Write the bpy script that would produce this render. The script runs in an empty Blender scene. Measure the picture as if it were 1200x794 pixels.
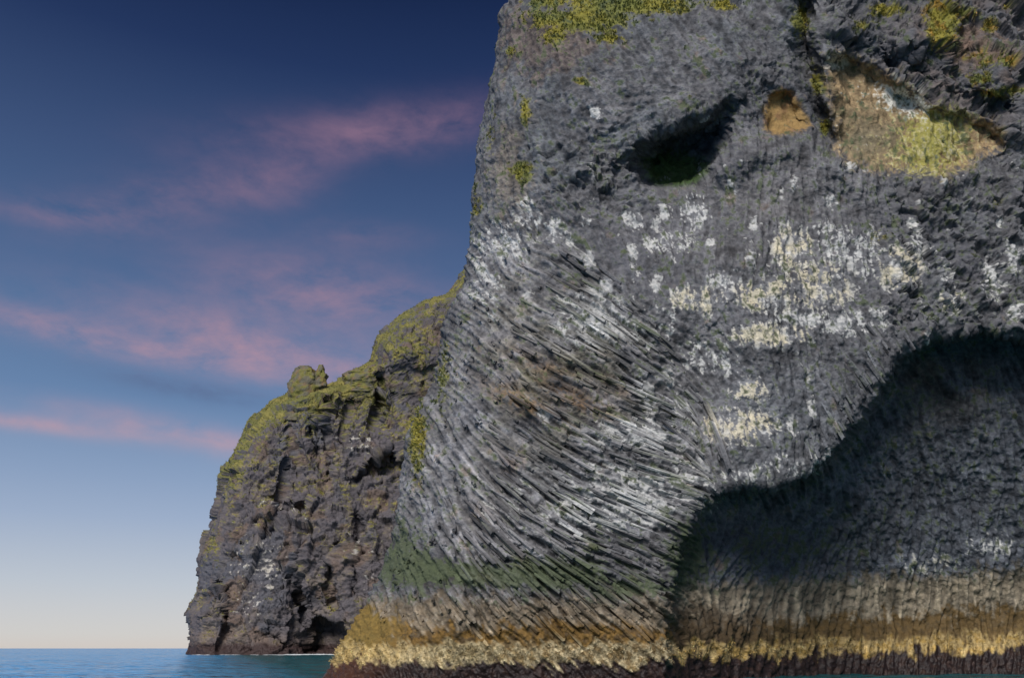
import bpy, math
import numpy as np
from mathutils import Vector

sc = bpy.context.scene
rng = np.random.default_rng(7)

# ------------------------------------------------------------------ camera, sky, sun, exposure
W, H, F = 1200.0, 794.0, 1039.0           # photograph size and focal length in its pixels
PITCH = math.atan((759.0 - H / 2) / F)    # the sea horizon lies at row 759
CAMZ = 2.0
cam_d = bpy.data.cameras.new('camera'); cam = bpy.data.objects.new('camera', cam_d)
sc.collection.objects.link(cam)
cam_d.sensor_width = 36.0; cam_d.lens = 36.0 * F / W
cam_d.clip_start = 0.1; cam_d.clip_end = 60000.0
cam.location = (0, 0, CAMZ); cam.rotation_euler = (math.radians(90) + PITCH, 0, 0)
sc.camera = cam

SUN_AZ = math.radians(-164)   # measured from +Y clockwise: behind the boat, to the left
SUN_EL = math.radians(37)
sun_d = bpy.data.lights.new('sun', 'SUN'); sun = bpy.data.objects.new('sun', sun_d)
sc.collection.objects.link(sun)
sun_d.energy = 3.6; sun_d.angle = math.radians(26); sun_d.color = (1.0, 0.955, 0.91)
sdir = Vector((math.sin(SUN_AZ) * math.cos(SUN_EL), math.cos(SUN_AZ) * math.cos(SUN_EL), math.sin(SUN_EL)))
sun.rotation_euler = (-sdir).to_track_quat('-Z', 'Y').to_euler()
sc.view_settings.view_transform = 'Standard'; sc.view_settings.look = 'None'
sc.view_settings.exposure = 0.0; sc.view_settings.gamma = 1.0
sc.view_settings.use_curve_mapping = False

def nd(nt, kind, **kw):
    n = nt.nodes.new(kind)
    for k, v in kw.items():
        if k.startswith('i_'):
            n.inputs[k[2:].replace('_', ' ')].default_value = v
        else:
            setattr(n, k, v)
    return n
def mth(nt, op, a, b=None, c=None, clamp=False):
    n = nt.nodes.new('ShaderNodeMath'); n.operation = op; n.use_clamp = clamp
    for i, v in enumerate((a, b, c)):
        if v is None: continue
        if isinstance(v, (int, float)): n.inputs[i].default_value = v
        else: nt.links.new(v, n.inputs[i])
    return n.outputs[0]
def ramp(nt, fac, stops, interp='LINEAR'):
    n = nt.nodes.new('ShaderNodeValToRGB'); n.color_ramp.interpolation = interp
    while len(n.color_ramp.elements) < len(stops): n.color_ramp.elements.new(0.5)
    for e, (p, c) in zip(n.color_ramp.elements, stops):
        e.position = p; e.color = (*c, 1) if len(c) == 3 else c
    nt.links.new(fac, n.inputs[0]); return n.outputs[0]
def mixc(nt, fac, a, b, blend='MIX'):
    n = nt.nodes.new('ShaderNodeMix'); n.data_type = 'RGBA'; n.blend_type = blend
    for s, v in ((n.inputs[0], fac), (n.inputs[6], a), (n.inputs[7], b)):
        if isinstance(v, (int, float)): s.default_value = v
        elif isinstance(v, tuple): s.default_value = (*v, 1)
        else: nt.links.new(v, s)
    return n.outputs[2]
def s2l(r, g, b):
    return tuple(((c / 255 + 0.055) / 1.055) ** 2.4 if c > 10 else c / 255 / 12.92 for c in (r, g, b))

world = bpy.data.worlds.new('World'); sc.world = world; world.use_nodes = True
nt = world.node_tree; nt.nodes.clear()
out = nd(nt, 'ShaderNodeOutputWorld'); bg = nd(nt, 'ShaderNodeBackground'); bg.inputs[1].default_value = 0.1
nt.links.new(bg.outputs[0], out.inputs[0])
sky = nd(nt, 'ShaderNodeTexSky'); sky.sky_type = 'NISHITA'; sky.sun_disc = False
sky.sun_elevation = SUN_EL; sky.sun_rotation = SUN_AZ
tc = nd(nt, 'ShaderNodeTexCoord')
sep = nd(nt, 'ShaderNodeSeparateXYZ'); nt.links.new(tc.outputs['Generated'], sep.inputs[0])
X, Y, Z = sep.outputs
el = mth(nt, 'ARCSINE', Z)                      # elevation, radians
az = mth(nt, 'ARCTAN2', X, Y)                   # azimuth from +Y, radians
# evening filter on the clear sky: deep blue overhead, pale at the horizon, the same all round
SKY_FILTER = [(0.002, s2l(207, 200, 194)), (0.015, s2l(203, 201, 198)), (0.071, s2l(182, 190, 200)), (0.146, s2l(152, 169, 195)), (0.193, s2l(136, 157, 188)), (0.289, s2l(102, 131, 170)), (0.434, s2l(80, 106, 147)), (0.576, s2l(62, 84, 125)), (0.711, s2l(38, 57, 98)), (0.835, s2l(22, 38, 74))]
elf = mth(nt, 'DIVIDE', el, 0.87, clamp=True)
tint = ramp(nt, elf, SKY_FILTER)
# the clear sky's own brightness varies little with azimuth; keep a share of it
bwn = nd(nt, 'ShaderNodeRGBToBW'); nt.links.new(sky.outputs[0], bwn.inputs[0])
varia = mth(nt, 'POWER', mth(nt, 'MAXIMUM', mth(nt, 'DIVIDE', bwn.outputs[0], 3.0), 0.05), 0.12)
cmb = nd(nt, 'ShaderNodeCombineXYZ')
for i in range(3): nt.links.new(varia, cmb.inputs[i])
skycol = mixc(nt, 1.0, tint, cmb.outputs[0], 'MULTIPLY')
# clouds: streaks in azimuth / elevation
def cloud_noise(sx, sy, det, seed, dist=0.6, rough=0.6):
    c = nd(nt, 'ShaderNodeCombineXYZ')
    nt.links.new(mth(nt, 'MULTIPLY', az, sx), c.inputs[0]); nt.links.new(mth(nt, 'MULTIPLY', el, sy), c.inputs[1])
    c.inputs[2].default_value = seed
    n = nd(nt, 'ShaderNodeTexNoise'); n.inputs['Scale'].default_value = 1.0; n.inputs['Detail'].default_value = det
    n.inputs['Distortion'].default_value = dist; n.inputs['Roughness'].default_value = rough
    nt.links.new(c.outputs[0], n.inputs['Vector']); return n.outputs[0]
n1 = cloud_noise(7.0, 15.0, 6.0, 3.7, 0.25); n2 = cloud_noise(26, 52, 6.0, 8.1, 0.3, 0.6)
def ang(px, py):
    x = (px - W / 2) / F; y = -(py - H / 2) / F
    d = np.array([x, math.cos(PITCH) - y * math.sin(PITCH), math.sin(PITCH) + y * math.cos(PITCH)])
    d /= np.linalg.norm(d); return math.atan2(d[0], d[1]), math.asin(d[2])
# (px, py, half-length px, half-height px, slope, strength)
WISPS = [(475, 150, 150, 26, -0.16, 1.05), (215, 228, 95, 32, -0.35, 0.62), (338, 212, 46, 28, -0.3, 0.5), (75, 250, 80, 16, -0.1, 0.5),
         (385, 345, 120, 36, 0.06, 0.85), (120, 398, 190, 17, 0.10, 0.85), (325, 415, 160, 26, 0.16, 1.05),
         (30, 495, 110, 9, 0.05, 0.75), (220, 510, 120, 14, 0.12, 0.85), (430, 275, 60, 14, 0.0, 0.35)]
tot = None
for (cx, cy, hx, hy, sl, st) in WISPS:
    a0, e0 = ang(cx, cy); a1, _ = ang(cx + hx, cy); _, e1 = ang(cx, cy - hy)
    da = mth(nt, 'SUBTRACT', az, a0); de = mth(nt, 'SUBTRACT', el, e0)
    de = mth(nt, 'MULTIPLY_ADD', da, sl, de)
    q = mth(nt, 'ADD', mth(nt, 'POWER', mth(nt, 'ABSOLUTE', mth(nt, 'DIVIDE', da, a1 - a0)), 2.0),
            mth(nt, 'POWER', mth(nt, 'ABSOLUTE', mth(nt, 'DIVIDE', de, e1 - e0)), 2.0))
    g = mth(nt, 'MULTIPLY', mth(nt, 'POWER', 2.718, mth(nt, 'MULTIPLY', q, -0.8)), st)
    tot = g if tot is None else mth(nt, 'ADD', tot, g)
# the same kind of streaks goes on round the rest of the sky
n3 = cloud_noise(2.4, 9.0, 3.0, 21.3, 0.5)
beyond = mth(nt, 'GREATER_THAN', mth(nt, 'ABSOLUTE', az), 0.62)
rest = mth(nt, 'MULTIPLY', mth(nt, 'MULTIPLY', mth(nt, 'SUBTRACT', n3, 0.5), 5.0, clamp=True), beyond)
tot = mth(nt, 'ADD', tot, rest)
nz = mth(nt, 'ADD', mth(nt, 'MULTIPLY', n1, 0.75), mth(nt, 'MULTIPLY', n2, 0.25))
body = mth(nt, 'MULTIPLY', mth(nt, 'SUBTRACT', nz, 0.33), 3.4, clamp=True)
cl = mth(nt, 'MULTIPLY', mth(nt, 'MULTIPLY', tot, body), 0.95, clamp=True)
pink = ramp(nt, elf, [(0.0, s2l(214, 172, 170)), (0.35, s2l(200, 152, 160)), (0.6, s2l(150, 118, 140)), (0.85, s2l(126, 96, 122))])
skycol = mixc(nt, mth(nt, 'MULTIPLY', cl, 0.76), skycol, pink)
a0, e0 = ang(235, 458); a1, _ = ang(345, 458); _, e1 = ang(235, 446)
q = mth(nt, 'ADD', mth(nt, 'POWER', mth(nt, 'ABSOLUTE', mth(nt, 'DIVIDE', mth(nt, 'SUBTRACT', az, a0), a1 - a0)), 2.0),
        mth(nt, 'POWER', mth(nt, 'ABSOLUTE', mth(nt, 'DIVIDE', mth(nt, 'MULTIPLY_ADD', mth(nt, 'SUBTRACT', az, a0), 0.1, mth(nt, 'SUBTRACT', el, e0)), e1 - e0)), 2.0))
grey = mth(nt, 'MULTIPLY', mth(nt, 'MULTIPLY', mth(nt, 'POWER', 2.718, mth(nt, 'MULTIPLY', q, -0.9)), body), 0.8, clamp=True)
skycol = mixc(nt, grey, skycol, s2l(88, 102, 138))
sc10 = mixc(nt, 1.0, skycol, (10.0, 10.0, 10.0), 'MULTIPLY')   # undone by the 0.1 background strength
nt.links.new(sc10, bg.inputs[0])

# ------------------------------------------------------------------ helpers
def link(o, parent=None):
    sc.collection.objects.link(o)
    if parent: o.parent = parent
    return o
def root(name, loc, label, cat):
    o = bpy.data.objects.new(name, None); o.location = loc; o.empty_display_size = 1.0
    o['label'] = label; o['category'] = cat; return link(o)
def mesh_np(name, V, polys, mat, col=None, parent=None, smooth=False, kind=None):
    """V (n,3); polys: list of (m,k) index arrays; col (n,4) albedo + wetness"""
    if parent is not None: V = V - np.array(parent.location)
    me = bpy.data.meshes.new(name)
    me.vertices.add(len(V)); me.vertices.foreach_set('co', np.ascontiguousarray(V, np.float32).ravel())
    li = np.concatenate([p.ravel() for p in polys]).astype(np.int32)
    tot = np.concatenate([np.full(len(p), p.shape[1]) for p in polys])
    st = np.concatenate([[0], np.cumsum(tot)[:-1]]).astype(np.int32)
    me.loops.add(len(li)); me.loops.foreach_set('vertex_index', li)
    me.polygons.add(len(tot)); me.polygons.foreach_set('loop_start', st)
    me.update(calc_edges=True)
    if smooth: me.polygons.foreach_set('use_smooth', np.ones(len(tot), bool))
    else: me.polygons.foreach_set('use_smooth', np.zeros(len(tot), bool))
    if col is not None:
        a = me.attributes.new('albedo', 'FLOAT_COLOR', 'POINT')
        a.data.foreach_set('color', np.ascontiguousarray(col, np.float32).ravel())
    me.materials.append(mat)
    o = bpy.data.objects.new(name, me)
    if kind: o['kind'] = kind
    return link(o, parent)

def hsh(ix, iy, iz, seed):
    h = (ix.astype(np.uint32) * np.uint32(374761393) + iy.astype(np.uint32) * np.uint32(668265263)
         + iz.astype(np.uint32) * np.uint32(2246822519) + np.uint32((seed * 3266489917) & 0xffffffff))
    h = (h ^ (h >> np.uint32(13))) * np.uint32(1274126177)
    h ^= h >> np.uint32(16); h *= np.uint32(2654435761); h ^= h >> np.uint32(15)
    return h
def noise(P, scale, seed=0, octv=1, gain=0.5, st=(1, 1, 1)):
    """gradient noise, about -1..1"""
    out = 0.0; amp = 1.0; fr = 1.0 / scale
    for o in range(octv):
        q = (P * np.array(st) * fr + 1000.0 + 17.3 * o)
        i = np.floor(q); f = (q - i).astype(np.float32); i = i.astype(np.int64)
        u = f * f * f * (f * (f * 6 - 15) + 10)
        acc = 0.0
        for dx in (0, 1):
            wx = u[..., 0] if dx else 1 - u[..., 0]
            for dy in (0, 1):
                wy = u[..., 1] if dy else 1 - u[..., 1]
                for dz in (0, 1):
                    wz = u[..., 2] if dz else 1 - u[..., 2]
                    h = hsh(i[..., 0] + dx, i[..., 1] + dy, i[..., 2] + dz, seed + o * 31)
                    gx = ((h & np.uint32(1023)).astype(np.float32) / 511.5 - 1)
                    gy = (((h >> np.uint32(10)) & np.uint32(1023)).astype(np.float32) / 511.5 - 1)
                    gz = (((h >> np.uint32(20)) & np.uint32(1023)).astype(np.float32) / 511.5 - 1)
                    acc = acc + wx * wy * wz * (gx * (f[..., 0] - dx) + gy * (f[..., 1] - dy) + gz * (f[..., 2] - dz))
        out = out + amp * acc * 1.5; amp *= gain; fr *= 2.0
    return out
def cells(P, scale, seed=0, st=(1, 1, 1)):
    """cellular F1, F2 and a random value of the nearest cell"""
    q = P * np.array(st) / scale + 1000.0
    i = np.floor(q); f = (q - i).astype(np.float32); i = i.astype(np.int64)
    d1 = np.full(q.shape[:-1], 9.0, np.float32); d2 = d1.copy(); idv = np.zeros_like(d1)
    for dx in (-1, 0, 1):
        for dy in (-1, 0, 1):
            for dz in (-1, 0, 1):
                h = hsh(i[..., 0] + dx, i[..., 1] + dy, i[..., 2] + dz, seed)
                x = dx + (h & np.uint32(1023)).astype(np.float32) / 1023 - f[..., 0]
                y = dy + ((h >> np.uint32(10)) & np.uint32(1023)).astype(np.float32) / 1023 - f[..., 1]
                z = dz + ((h >> np.uint32(20)) & np.uint32(1023)).astype(np.float32) / 1023 - f[..., 2]
                d = x * x + y * y + z * z
                near = d < d1
                d2 = np.where(near, d1, np.minimum(d2, d)); d1 = np.where(near, d, d1)
                idv = np.where(near, (hsh(i[..., 0] + dx, i[..., 1] + dy, i[..., 2] + dz, seed + 5) & np.uint32(65535)).astype(np.float32) / 65535, idv)
    return np.sqrt(d1), np.sqrt(d2), idv
def facets(P, scale, seed=0, st=(1, 1, 1), tilt=1.0):
    """blocky relief: every cell is a tilted plane at its own height, about -1..1"""
    q = P * np.array(st) / scale + 1000.0
    i = np.floor(q); f = (q - i).astype(np.float32); i = i.astype(np.int64)
    d1 = np.full(q.shape[:-1], 9.0, np.float32); h1 = np.zeros_like(d1)
    for dx in (-1, 0, 1):
        for dy in (-1, 0, 1):
            for dz in (-1, 0, 1):
                h = hsh(i[..., 0] + dx, i[..., 1] + dy, i[..., 2] + dz, seed); g = hsh(i[..., 0] + dx, i[..., 1] + dy, i[..., 2] + dz, seed + 5)
                x = f[..., 0] - dx - (h & np.uint32(1023)).astype(np.float32) / 1023
                y = f[..., 1] - dy - ((h >> np.uint32(10)) & np.uint32(1023)).astype(np.float32) / 1023
                z = f[..., 2] - dz - ((h >> np.uint32(20)) & np.uint32(1023)).astype(np.float32) / 1023
                d = np.abs(x) + np.abs(y) + np.abs(z)
                a = (g & np.uint32(255)).astype(np.float32) / 127.5 - 1; b = ((g >> np.uint32(8)) & np.uint32(255)).astype(np.float32) / 127.5 - 1
                c = ((g >> np.uint32(16)) & np.uint32(255)).astype(np.float32) / 127.5 - 1; w = (g >> np.uint32(24)).astype(np.float32) / 127.5 - 1
                near = d < d1; d1 = np.where(near, d, d1)
                h1 = np.where(near, 0.6 * w + tilt * (a * x + b * y + c * z), h1)
    return h1
def sstep(a, b, x):
    t = np.clip((x - a) / (b - a), 0, 1); return t * t * (3 - 2 * t)
def gau(px, py, cx, cy, sx, sy, rot=0.0):
    dx = px - cx; dy = py - cy; c, s = math.cos(math.radians(rot)), math.sin(math.radians(rot))
    return np.exp(-(((dx * c + dy * s) / sx) ** 2 + ((-dx * s + dy * c) / sy) ** 2))
def sdseg(px, py, pts):
    d = np.full(np.shape(px), 1e9)
    for (x0, y0), (x1, y1) in zip(pts[:-1], pts[1:]):
        ex, ey = x1 - x0, y1 - y0; L2 = ex * ex + ey * ey + 1e-9
        t = np.clip(((px - x0) * ex + (py - y0) * ey) / L2, 0, 1)
        d = np.minimum(d, (px - x0 - t * ex) ** 2 + (py - y0 - t * ey) ** 2)
    return np.sqrt(d)
def sdpoly(px, py, pts):
    """positive inside"""
    P = list(pts) + [pts[0]]; d = sdseg(px, py, P); ins = np.zeros(np.shape(px), bool)
    for (x0, y0), (x1, y1) in zip(P[:-1], P[1:]):
        if y0 == y1: continue
        c = ((y0 > py) != (y1 > py)) & (px < (x1 - x0) * (py - y0) / (y1 - y0) + x0)
        ins ^= c
    return np.where(ins, d, -d)
CP, SP = math.cos(PITCH), math.sin(PITCH)
def unproj(px, py, D):
    x = (px - W / 2) / F; y = -(py - H / 2) / F
    k = D / (CP - y * SP)
    return np.stack([x * k, D + 0 * x, CAMZ + (SP + y * CP) * k], -1)
def proj(P):
    x, y, z = P[..., 0], P[..., 1], P[..., 2] - CAMZ
    dep = y * CP + z * SP; up = -y * SP + z * CP
    return W / 2 + F * x / dep, H / 2 - F * up / dep
def blend(col, m, c):
    m = np.clip(m, 0, 1)[..., None]; return col * (1 - m) + np.array(c) * m

# ------------------------------------------------------------------ materials
def rock_material(name, fine, bumpd, rough=0.88, spec=0.25):
    m = bpy.data.materials.new(name); m.use_nodes = True; nt = m.node_tree
    b = nt.nodes['Principled BSDF']
    at = nd(nt, 'ShaderNodeAttribute', attribute_name='albedo')
    g = nd(nt, 'ShaderNodeNewGeometry')
    n = nd(nt, 'ShaderNodeTexNoise'); n.inputs['Scale'].default_value = fine; n.inputs['Detail'].default_value = 8; n.inputs['Roughness'].default_value = 0.7
    nt.links.new(g.outputs['Position'], n.inputs['Vector'])
    v = nd(nt, 'ShaderNodeTexVoronoi'); v.inputs['Scale'].default_value = fine * 1.7
    nt.links.new(g.outputs['Position'], v.inputs['Vector'])
    k = ramp(nt, n.outputs[0], [(0.25, (0.62, 0.62, 0.63)), (0.5, (1, 1, 1)), (0.78, (1.45, 1.43, 1.4))])
    c = mixc(nt, 1.0, at.outputs['Color'], k, 'MULTIPLY')
    nt.links.new(c, b.inputs['Base Color'])
    hgt = mth(nt, 'ADD', n.outputs[0], mth(nt, 'MULTIPLY', v.outputs['Distance'], 0.5))
    bp = nd(nt, 'ShaderNodeBump'); bp.inputs['Strength'].default_value = 0.8; bp.inputs['Distance'].default_value = bumpd
    nt.links.new(hgt, bp.inputs['Height']); nt.links.new(bp.outputs[0], b.inputs['Normal'])
    r = mth(nt, 'MULTIPLY_ADD', at.outputs['Alpha'], -0.5, rough)
    nt.links.new(r, b.inputs['Roughness']); b.inputs['Specular IOR Level'].default_value = spec
    return m
M_ROCK = rock_material('basalt', 3.2, 0.10)
M_FAR = rock_material('far_basalt', 0.9, 0.35)
M_MOSS = rock_material('moss_leaf', 6.0, 0.02, 0.95, 0.1)
M_BARN = rock_material('barnacle_crust', 8.0, 0.02, 0.8, 0.2)

# ------------------------------------------------------------------ sea
def build_sea():
    r = np.concatenate([[0.5], np.geomspace(6, 700, 430), np.geomspace(760, 30000, 40)])
    a = np.concatenate([np.radians(np.linspace(-34, 34, 620)), np.radians(np.linspace(34, 326, 120)[1:-1])])
    R, A = np.meshgrid(r, a, indexing='ij')
    x, y = R * np.sin(A), R * np.cos(A)
    P = np.stack([x, y, 0 * x], -1)
    z = np.zeros_like(x)
    fade = np.clip(1.4 - R / 600, 0, 1)
    z += 0.16 * noise(P, 9.0, 3, 2, st=(0.7, 1, 1)) + 0.16 * noise(P, 3.2, 4, 2) * np.clip(1.3 - R / 260, 0, 1)
    z += 0.09 * noise(P, 1.1, 6, 2) * np.clip(1.2 - R / 110, 0, 1)
    P[..., 2] = z * fade
    n, m = R.shape
    i, j = np.meshgrid(np.arange(n - 1), np.arange(m), indexing='ij'); j2 = (j + 1) % m
    q = np.stack([i * m + j, i * m + j2, (i + 1) * m + j2, (i + 1) * m + j], -1).reshape(-1, 4)[:, ::-1]
    mt = bpy.data.materials.new('sea_water'); mt.use_nodes = True; nt = mt.node_tree; b = nt.nodes['Principled BSDF']
    b.inputs['Roughness'].default_value = 0.16; b.inputs['IOR'].default_value = 1.333; b.inputs['Specular IOR Level'].default_value = 0.28
    g = nd(nt, 'ShaderNodeNewGeometry'); sp = nd(nt, 'ShaderNodeSeparateXYZ'); nt.links.new(g.outputs['Position'], sp.inputs[0])
    # shallow water over the shelf by the cliffs is greener
    sh = mth(nt, 'MULTIPLY_ADD', mth(nt, 'MULTIPLY_ADD', sp.outputs[1], 0.31, sp.outputs[0]), 1 / 16, 0.5, clamp=True)
    c = mixc(nt, sh, (0.09, 0.33, 0.64), (0.010, 0.085, 0.10))
    nt.links.new(c, b.inputs['Base Color'])
    tx = nd(nt, 'ShaderNodeMapping'); tx.inputs['Scale'].default_value = (0.55, 1.0, 1.0); nt.links.new(g.outputs['Position'], tx.inputs[0])
    n1 = nd(nt, 'ShaderNodeTexNoise'); n1.inputs['Scale'].default_value = 1.3; n1.inputs['Detail'].default_value = 6; nt.links.new(tx.outputs[0], n1.inputs['Vector'])
    n2 = nd(nt, 'ShaderNodeTexNoise'); n2.inputs['Scale'].default_value = 0.16; n2.inputs['Detail'].default_value = 4; nt.links.new(tx.outputs[0], n2.inputs['Vector'])
    hh = mth(nt, 'ADD', mth(nt, 'MULTIPLY', n1.outputs[0], 0.35), mth(nt, 'MULTIPLY', n2.outputs[0], 1.6))
    bp = nd(nt, 'ShaderNodeBump'); bp.inputs['Strength'].default_value = 1.0; bp.inputs['Distance'].default_value = 2.2
    nt.links.new(hh, bp.inputs['Height']); nt.links.new(bp.outputs[0], b.inputs['Normal'])
    o = mesh_np('sea', P.reshape(-1, 3), [q], mt, smooth=True, kind='structure')
    o['label'] = 'blue green rippled sea around the foot of the cliffs'
build_sea()

# ------------------------------------------------------------------ near cliff: shape
SIL = np.array([(-200, 690), (-150, 664), (-60, 628), (-10, 607), (6, 598), (16, 588), (34, 586), (60, 580), (100, 572), (150, 565), (200, 557), (250, 556),
                (272, 552), (300, 549), (340, 540), (400, 522), (450, 508), (500, 488), (540, 474), (570, 468), (600, 466), (640, 459),
                (680, 447), (700, 437), (730, 420), (760, 402), (780, 389), (794, 380), (830, 356), (860, 336)], float)
CAVE = [(782, 750), (783, 705), (787, 665), (799, 627), (820, 598), (848, 578), (880, 571), (915, 571), (942, 562), (968, 543), (992, 517), (1014, 485),
        (1034, 455), (1052, 428), (1072, 408), (1096, 394), (1130, 386), (1165, 388), (1205, 396), (1260, 420), (1330, 470), (1420, 560), (1500, 700), (1520, 900), (785, 900)]
EYE = [(740, 194), (748, 174), (770, 158), (800, 148), (826, 142), (846, 138), (856, 146), (856, 162), (848, 184), (836, 208), (820, 224), (794, 228), (764, 226), (748, 212)]
ALC = [(964, 66), (982, 60), (1002, 64), (1030, 78), (1062, 98), (1092, 118), (1130, 130), (1164, 138), (1178, 156), (1176, 176), (1150, 186), (1138, 198),
       (1102, 212), (1072, 204), (1040, 204), (1012, 200), (992, 190), (976, 176), (972, 140), (966, 100)]
OCH = [(893, 132), (900, 112), (915, 101), (932, 108), (946, 132), (953, 148), (940, 156), (912, 160), (896, 154)]
CLEFT = [(938, -20), (944, 40), (950, 90), (960, 130), (974, 168)]
BROW = np.array([(540, 300), (600, 250), (660, 212), (720, 190), (760, 160), (840, 128), (880, 104), (930, 66), (960, 20), (1000, -30), (1400, -200)], float)

def near_depth(px, py):
    Q = np.stack([px, py, 0 * px], -1); keep = sstep(820, 740, py)
    px = px + keep * (4 * noise(Q, 40, 301) + 1.6 * noise(Q, 9, 302, 2)); py = py + keep * (4 * noise(Q, 40, 303) + 1.6 * noise(Q, 9, 304, 2))
    z = (759 - py) / 17.5
    D = 59 + 0.11 * z + 0.012 * np.maximum(px - 860, 0)
    D -= 2.6 * gau(px, py, 770, 40, 170, 110)
    D -= 2.0 * gau(px, py, 910, 330, 150, 120)
    D -= 1.8 * gau(px, py, 650, 560, 120, 190)
    D += 1.6 * gau(px, py, 800, 250, 60, 60)
    D += 1.2 * gau(px, py, 820, 420, 50, 90, 20)
    D -= 1.0 * gau(px, py, 990, 210, 90, 30, 10)
    # brow: the forehead overhangs what lies below it
    yb = np.interp(px, BROW[:, 0], BROW[:, 1]); t = py - yb
    wgt = (0.06 + 0.94 * sstep(700, 790, px)) * sstep(590, 650, px) * (1 - sstep(835, 885, px))
    D += wgt * 1.9 * sstep(-8, 14, t) * np.exp(-np.maximum(t, 0) / 55)
    D -= wgt * 0.9 * np.exp(-np.maximum(-t, 0) / 40) * sstep(14, -8, t)
    e = sdpoly(px, py, EYE); D += 4.8 * sstep(-5, 28, e)
    D -= 0.9 * np.exp(-(sdseg(px, py, [(850, 200), (890, 178), (940, 172), (985, 196)]) / 16) ** 2)
    a = sdpoly(px, py, ALC); D += 2.3 * sstep(-2, 18, a) * (1 - 0.55 * gau(px, py, 1095, 168, 42, 52, 25))
    D += 1.2 * sstep(-2, 14, sdpoly(px, py, OCH))
    c = sdseg(px, py, CLEFT); D += 3.2 * np.exp(-(c / 11) ** 2) * sstep(-30, 20, py)
    D += 0.7 * np.exp(-(sdseg(px, py, [(1000, 62), (1060, 78), (1110, 112), (1175, 128)]) / 13) ** 2)
    # upper right crags step forward in ledges
    D -= 1.5 * gau(px, py, 1090, 50, 55, 30, 25) + 1.6 * gau(px, py, 1175, 90, 40, 30) - 1.4 * gau(px, py, 1130, 60, 14, 40)
    # the arched hollow behind the trunk
    k = sdpoly(px, py, CAVE)
    D += (0.7 * np.clip(1 + k / 16, 0, 1) ** 2 * (k < 0) + 0.7 * (k >= 0)) * sstep(780, 700, py)
    back = 63.5 + 15.5 * sstep(770, 1040, px) - 7.5 * sstep(740, 440, py) * sstep(860, 1010, px)
    sharp = 20 + 22 * sstep(880, 1000, px)
    into = 0.62 * (1 - np.exp(-np.maximum(k, 0) / 3.5)) * sstep(775, 700, py) ; into = into + (1 - into) * (1 - np.exp(-np.maximum(k, 0) / sharp))
    D = np.where(k > 0, D + np.maximum(back - D, 1.0) * into, D)
    return D

def near_surface():
    ph = np.radians(np.concatenate([np.linspace(-88, 0, 26)[:-1], np.linspace(0, 88, 110)]))
    RP, RM = 120.0, 8.0
    e_wrap = RP * (1 - np.cos(ph)); d_wrap = RM * (1 - np.sin(ph))
    e_flat = np.concatenate([np.arange(e_wrap[-1] + 1.3, 830, 1.3), np.linspace(832, 1020, 40)])
    e = np.concatenate([e_wrap, e_flat]); d = np.concatenate([d_wrap, np.zeros(len(e_flat))])
    rows = np.concatenate([np.linspace(-150, -16, 34), np.arange(-14, 816, 1.22), np.linspace(818, 850, 8)])
    PY, E = np.meshgrid(rows, e, indexing='ij'); DD = np.broadcast_to(d, PY.shape)
    PX = np.interp(PY, SIL[:, 0], SIL[:, 1]) + E
    frontpx = np.where(np.arange(len(e))[None, :] < 25, np.interp(PY, SIL[:, 0], SIL[:, 1]), PX)
    D = near_depth(frontpx, PY) + DD
    # wedge of the trunk's back: keep it behind the silhouette
    P = unproj(PX, PY, D)
    return PX, PY, E, P
PX, PY, EE, PB = near_surface()
NR, NC = PX.shape
def grid_normals(P):
    du = np.gradient(P, axis=1); dv = np.gradient(P, axis=0)
    n = np.cross(du, dv); n /= np.linalg.norm(n, axis=-1, keepdims=True) + 1e-9
    return n, du, dv
NB, DU, DV = grid_normals(PB)
if NB[NR // 2, NC // 2, 1] > 0: NB = -NB     # out of the rock

DIRS = np.array([(560, 300, 60), (620, 330, 30), (700, 340, 30), (780, 400, 35), (560, 420, 45), (650, 430, 28), (750, 480, 25), (540, 520, 55), (620, 520, 30),
    (720, 560, 22), (790, 560, 18), (500, 600, 70), (560, 620, 48), (650, 640, 32), (740, 640, 22), (770, 690, 28), (480, 690, 75), (560, 700, 50), (660, 720, 45),
    (740, 730, 45), (850, 520, 70), (920, 540, 80), (980, 490, 62), (1040, 420, 55), (1080, 370, 60), (900, 220, 92), (960, 240, 88), (850, 300, 100), (920, 400, 80),
    (850, 430, 50), (700, 60, 60), (800, 60, 55), (880, 100, 50), (620, 100, 85), (600, 200, 80), (700, 200, 10), (780, 140, 155), (750, 300, 70), (1120, 300, 70),
    (1180, 300, 80), (870, 660, 115), (950, 650, 108), (1050, 640, 95), (1150, 640, 90), (1100, 480, 80), (850, 740, 100), (1000, 730, 95)], float)
def flow(px, py):
    d2 = (px[..., None] - DIRS[:, 0]) ** 2 + (py[..., None] - DIRS[:, 1]) ** 2
    w = 1 / (d2 + 300) ** 1.6
    a = np.radians(DIRS[:, 2]) * 2
    return 0.5 * np.arctan2((w * np.sin(a)).sum(-1), (w * np.cos(a)).sum(-1))

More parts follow.
